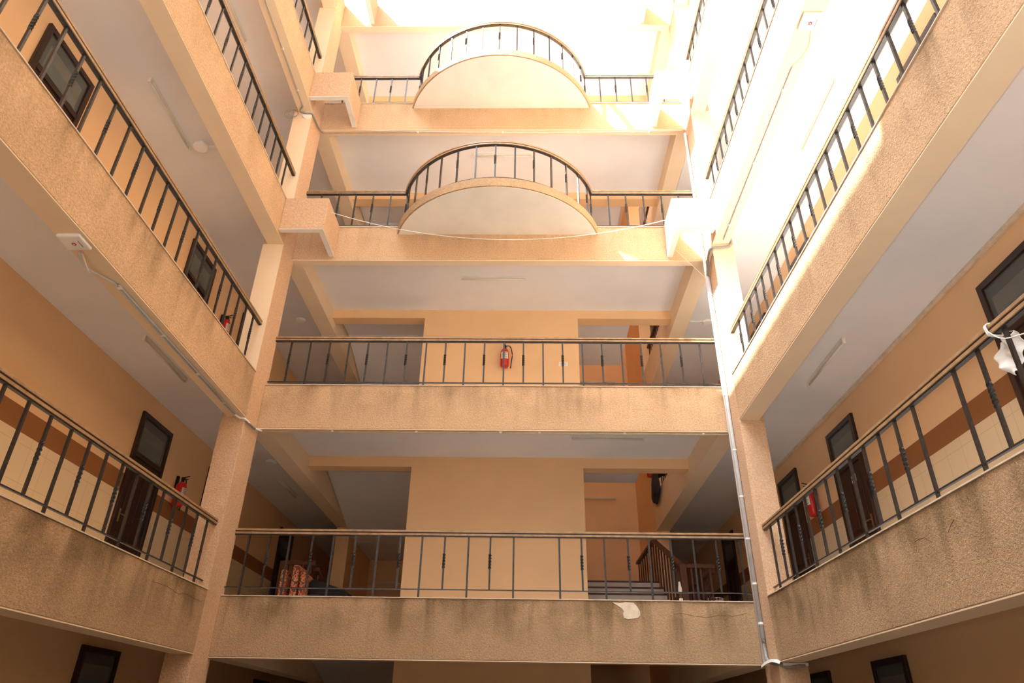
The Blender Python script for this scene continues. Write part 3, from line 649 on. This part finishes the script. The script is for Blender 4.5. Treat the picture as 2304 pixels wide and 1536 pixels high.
# ------------------------------------------------------------------ stairs seen through the lobby openings
root = empty('staircase', (1.8, 2.4, Z(1))); tag(root, 'flight of stairs rising away in the right stair bay, lowest gallery', 'staircase', 'staircases')
for i in range(6):
    bm = bmesh.new(); box(bm, (XB + .02, 2.45 + 0.33 * i, Z(1) - 0.06), (2.58, 2.45 + 0.33 * (i + 1) + (0.0 if i < 5 else 3.9 - 0.06), Z(1) + 0.17 * (i + 1))); st = mesh('step', bm, 'floor tile', root)
    bm = bmesh.new(); box(bm, (XB + .02, 2.435 + 0.33 * i, Z(1) + 0.17 * (i + 1) - 0.03), (2.59, 2.45 + 0.33 * i, Z(1) + 0.17 * (i + 1))); mesh('nosing', bm, 'stair wood', st)
def wood_rail(label, path, base, n, group='wooden stair balustrades', newel=True):
    root = empty('stair_balustrade', base[0]); tag(root, label, 'balustrade', group)
    bm = bmesh.new(); sweep(bm, path, [(-.04, -.035), (.04, -.035), (.045, .01), (.03, .035), (-.03, .035), (-.045, .01)]); mesh('handrail', bm, 'stair wood', root)
    A, B_ = Vector(path[0]), Vector(path[-1])
    def at(P, t):
        Ls = [(Vector(P[i + 1]) - Vector(P[i])).length for i in range(len(P) - 1)]; T = t * sum(Ls)
        for i, L in enumerate(Ls):
            if T <= L + 1e-6: return Vector(P[i]).lerp(Vector(P[i + 1]), T / L)
            T -= L
    for i in range(n):
        t = (i + 0.5) / n; p, q = at(path, t), at(base, t)
        bm = bmesh.new(); box(bm, (p.x - .014, p.y - .014, q.z), (p.x + .014, p.y + .014, p.z - .03)); mesh('baluster', bm, 'stair wood', root)
    if newel:
        bm = bmesh.new(); box(bm, (A.x - .05, A.y - .05, base[0][2]), (A.x + .05, A.y + .05, A.z + .02)); mesh('newel_post', bm, 'stair wood', root)
    return root
z1 = Z(1) - 0.06
wood_rail('dark wooden balustrade rising with the steps in the right stair bay', [(2.6, 2.0, 4.06), (2.6, 4.45, 5.07), (2.6, 6.7, 5.09)], [(2.6, 2.0, z1), (2.6, 4.45, 4.20), (2.6, 6.7, 4.20)], 17)
wood_rail('short level dark balustrade in front of the right stair void, lowest gallery', [(3.12, 2.0, 4.06), (2.66, 2.0, 4.06)], [(3.12, 2.0, z1), (2.66, 2.0, z1)], 3, newel=False)
wood_rail('dark wooden balustrade along the corridor edge of the right stair void, lowest gallery', [(3.1, 2.08, 4.0), (3.1, 5.3, 4.05)], [(3.1, 2.08, z1), (3.1, 5.3, z1)], 14, newel=False)
for k in (2, 3, 4):
    for x, sd in ((3.16, 'right'), (-4.22, 'left')):
        wood_rail('dark railing on the corridor edge above the %s stair opening, %s' % (sd, STO[k]), [(x, 2.7, Z(k) + .80), (x, 5.9, Z(k) + .80)], [(x, 2.7, Z(k)), (x, 5.9, Z(k))], 16, newel=False)
# left bay: descending guard rail, sloping flight soffits and half landings
wood_rail('short level brown balustrade in front of the left stair bay, lowest gallery', [(-4.10, 2.1, 4.06), (-3.56, 2.1, 4.06)], [(-4.10, 2.1, z1), (-3.56, 2.1, z1)], 4)
wood_rail('brown handrail sloping down behind the level balustrade in the left stair bay', [(-3.555, 2.22, 3.98), (-3.50, 2.80, 3.68)], [(-3.555, 2.22, z1), (-3.50, 2.80, z1)], 3, newel=False)
def prism_yz(poly, x0, x1):
    bm = bmesh.new(); a = [bm.verts.new((x0, y, z)) for y, z in poly]; b_ = [bm.verts.new((x1, y, z)) for y, z in poly]
    bm.faces.new(a); bm.faces.new(b_[::-1])
    for i in range(len(poly)): j = (i + 1) % len(poly); bm.faces.new((a[i], a[j], b_[j], b_[i]))
    return bm
for k in (1, 2, 3, 4, 5):
    zt = Z(k)
    root = empty('staircase', (-3.0, 4.5, zt - 1)); tag(root, 'sloping underside of the stair flight in the left stair bay below the %s' % STO[k], 'staircase', 'staircases')
    poly = [(2.54, zt - 0.06), (2.54, zt - 0.40), (3.3, zt - 0.22 - 0.12), (3.63, zt - 0.19), (5.63, zt - 0.83), (6.2, zt - 0.96), (6.2, zt - 0.72), (5.5, zt - 0.50), (3.6, zt + 0.02 - .08)]
    poly = [(2.54, zt - 0.06), (2.54, zt - 0.30), (3.5, zt - 0.24), (5.63, zt - 0.83), (6.5, zt - 0.95), (8.38, zt - 0.95), (8.38, zt - 0.80), (6.3, zt - 0.80), (3.6, zt - 0.06)]
    mesh('flight', prism_yz(poly, LBL + .02, XA - .02), 'white ceiling paint', root)

# ------------------------------------------------------------------ loose things
root = empty('hanging_cloth', (3.0, 5.0, 6.9)); tag(root, 'bundle of dark clothes hung over the stair railing above the right stair opening', 'clothes')
def blob(c, s, seed, n=3):
    bm = bmesh.new(); bmesh.ops.create_icosphere(bm, subdivisions=n, radius=1.0); rnd = random.Random(seed)
    ph = [rnd.uniform(0, 6) for _ in range(6)]
    for v in bm.verts:
        f = 1 + 0.10 * math.sin(5 * v.co.x + ph[0]) + 0.10 * math.sin(6 * v.co.z + ph[1]) + 0.08 * math.sin(7 * v.co.y + ph[2] + 2 * v.co.x)
        v.co = Vector((c[0] + v.co.x * s[0] * f, c[1] + v.co.y * s[1] * f, c[2] + v.co.z * s[2] * f))
    return bm
mesh('garment', blob((2.89, 5.25, 6.42), (0.07, 0.42, 0.34), 3), 'dark cloth', root, smooth=True)
mesh('garment', blob((2.98, 4.75, 6.80), (0.10, 0.45, 0.26), 5), 'dark cloth', root, smooth=True)
root = empty('red_bucket', (2.90, 5.72, 6.84)); tag(root, 'bit of red plastic at the top of the clothes bundle, right stair opening', 'bucket')
bm = bmesh.new(); lathe(bm, [(0.08, 0), (0.11, 0.18), (0.115, 0.19), (0.10, 0.19)], (2.90, 5.72, 6.84)); mesh('body', bm, 'red plastic', root)
for i, (x, w, z0_, z1_) in enumerate(((-3.86, 0.09, 3.12, 3.83), (-3.67, 0.10, 3.12, 3.90), (-3.55, 0.07, 3.12, 3.80))):
    y = 1.50
    root = empty('floral_mattress', (x, y, 3.12)); tag(root, ('leftmost', 'middle, tallest', 'rightmost')[i] + ' of three floral folded mattresses standing behind the far railing, lowest gallery', 'mattress', 'floral mattresses')
    bm = bmesh.new(); box(bm, (x - w / 2, y - .05, z0_), (x + w / 2, y + .45, z1_)); mesh('cover', bm, 'floral fabric', root, bevel=0.03)
root = empty('covered_bundle', (-3.1, 2.0, 3.12)); tag(root, 'low bundle under a black cover behind the far railing, lowest gallery', 'covered bundle')
bm = bmesh.new()
for z0_, pts in ((0, None),):
    prof = [(-3.50, 3.12), (-2.86, 3.12), (-2.86, 3.52), (-2.92, 3.58), (-3.15, 3.64), (-3.42, 3.73), (-3.49, 3.71)]
    a = [bm.verts.new((x, 1.7, z)) for x, z in prof]; b_ = [bm.verts.new((x, 2.2, z)) for x, z in prof]
    bm.faces.new(a); bm.faces.new(b_[::-1])
    for i in range(len(prof)): j = (i + 1) % len(prof); bm.faces.new((a[i], a[j], b_[j], b_[i]))
mesh('cover', bm, 'black cover', root, bevel=0.03)
root = empty('bottle', (2.35, 1.2, 3.12)); tag(root, 'slim pale bottle standing behind the far railing near the stair newel', 'bottle')
bm = bmesh.new(); lathe(bm, [(0.028, 0), (0.03, 0.02), (0.03, 0.42), (0.018, 0.47), (0.014, 0.52)], (2.33, 1.1, 3.12), n=16); mesh('body', bm, 'bottle plastic', root, smooth=True)
bm = bmesh.new(); lathe(bm, [(0.0305, 0.28), (0.0305, 0.36)], (2.33, 1.1, 3.12), n=16); mesh('band', bm, 'stair wood', root)
root = empty('wire_basket', (3.2, 2.6, 3.12)); tag(root, 'pale wire basket at the right end of the far railing, lowest gallery', 'basket')
bm = bmesh.new()
cx, cyb = 3.30, 2.9
for zq in (3.14, 3.25, 3.36, 3.47, 3.58, 3.69): sweep(bm, [(cx + .14 * math.cos(t * PI / 8), cyb + .14 * math.sin(t * PI / 8), zq) for t in range(17)], circ(.006, 5), caps=False)
for t in range(16): tube(bm, [(cx + .14 * math.cos(t * PI / 8), cyb + .14 * math.sin(t * PI / 8), 3.12), (cx + .14 * math.cos(t * PI / 8), cyb + .14 * math.sin(t * PI / 8), 3.70)], .005, 5)
mesh('wires', bm, 'white plastic', root)

# white cloth hanging from the right handrail by a string
root = empty('hanging_white_cloth', (3.22, -5.75, 4.0)); tag(root, 'crumpled white cloth tied by a white string to the right handrail, lowest gallery', 'cloth')
bm = bmesh.new(); N, M = 26, 26
outline = lambda t: 1.0 if True else 0
grid = []
for i in range(N + 1):
    row = []
    for j in range(M + 1):
        u = i / N; v = j / M                      # v 0 top, 1 bottom
        half = 0.118 * math.sin(PI * min(1, v * 0.86 + 0.12)) ** 0.45 * (1 + 0.15 * math.sin(5 * v))
        y = -5.735 + 0.02 * math.sin(3 * v) + (u - 0.5) * 2 * half
        x = 3.27 + 0.018 * math.sin(9 * u + 4 * v) + 0.012 * math.sin(17 * v + 6 * u)
        z = 4.01 - 0.27 * v + 0.012 * math.sin(11 * u)
        row.append(bm.verts.new((x, y, z)))
    grid.append(row)
for i in range(N):
    for j in range(M): bm.faces.new((grid[i][j], grid[i + 1][j], grid[i + 1][j + 1], grid[i][j + 1]))
cl = mesh('cloth', bm, 'white cloth', root, smooth=True); md = cl.modifiers.new('s', 'SOLIDIFY'); md.thickness = 0.003
bm = bmesh.new()
for dx in (0, .008, .016):
    tube(bm, smoothpath([(3.175, -5.72 + dx, 4.03), (3.172, -5.715 + dx, 4.10), (3.22, -5.71 + dx, 4.125), (3.27, -5.72 + dx, 4.10), (3.272, -5.73 + dx, 4.03), (3.22, -5.735 + dx, 4.015), (3.175, -5.72 + dx, 4.03)]), 0.005, 6)
mesh('string_loop', bm, 'white cloth', root, smooth=True)
bm = bmesh.new(); tube(bm, smoothpath([(3.172, -5.72, 4.05), (3.165, -5.80, 3.96), (3.16, -5.90, 3.90), (3.17, -6.1, 3.84)]), 0.004, 6); tube(bm, smoothpath([(3.24, -5.73, 4.03), (3.27, -5.76, 4.03), (3.27, -5.80, 4.01)]), 0.004, 6); mesh('string', bm, 'white cloth', root, smooth=True)

# marks on the render: the flaked patch on the lowest far beam, cracks
FARB = TRIMS['textured peach edge beam of the lowest gallery across the far side']
LFTB = TRIMS['textured peach edge beam of the lowest gallery along the left corridor']
RGTB = TRIMS['textured peach edge beam of the lowest gallery along the right corridor']
pts = [(1.169, 3.160), (1.27, 3.150), (1.349, 3.162), (1.45, 3.157), (1.494, 3.112), (1.531, 3.045), (1.533, 3.0), (1.501, 2.967), (1.435, 2.955), (1.358, 2.949), (1.312, 2.965), (1.303, 3.015), (1.317, 3.048), (1.284, 3.087), (1.227, 3.121)]
bm = bmesh.new(); a = [bm.verts.new((x, -0.006, z)) for x, z in pts]; b_ = [bm.verts.new((x, -0.0005, z)) for x, z in pts]
bm.faces.new(a); bm.faces.new(b_[::-1])
for i in range(len(pts)): j = (i + 1) % len(pts); bm.faces.new((a[i], a[j], b_[j], b_[i]))
o = mesh('peeled_patch', bm, 'bare plaster', FARB); o['label'] = 'pale patch where the render has flaked off'
def crack(parent, pts, off, axis):
    """thin dark groove line on a beam face"""
    for a, b_ in (((0, 0), (0, 0)),):
        bm = bmesh.new()
        pth = [(off, u, v) if axis == 'X' else (u, off, v) for u, v in pts]
        tube(bm, pth, 0.0026, 5); o = mesh('crack', bm, 'crack shadow', parent); o['label'] = 'thin dark crack'
crack(LFTB, [(-1.883, 3.02), (-1.746, 3.026), (-1.558, 3.03), (-1.373, 3.013), (-1.219, 2.998), (-1.1, 3.029), (-0.961, 3.031), (-0.769, 3.02), (-0.602, 3.015), (-0.475, 3.04)], XL, 'X')
crack(RGTB, [(-4.809, 3.002), (-4.753, 2.978), (-4.687, 2.936)], XR, 'X')
crack(RGTB, [(-4.21, 2.981), (-4.285, 2.988), (-4.365, 2.979), (-4.44, 2.93)], XR, 'X')
crack(FARB, [(1.973, 3.015), (2.093, 3.03), (2.238, 3.0), (2.412, 2.98), (2.594, 3.01), (2.769, 3.001), (2.953, 3.04)], 0.0, 'Y')
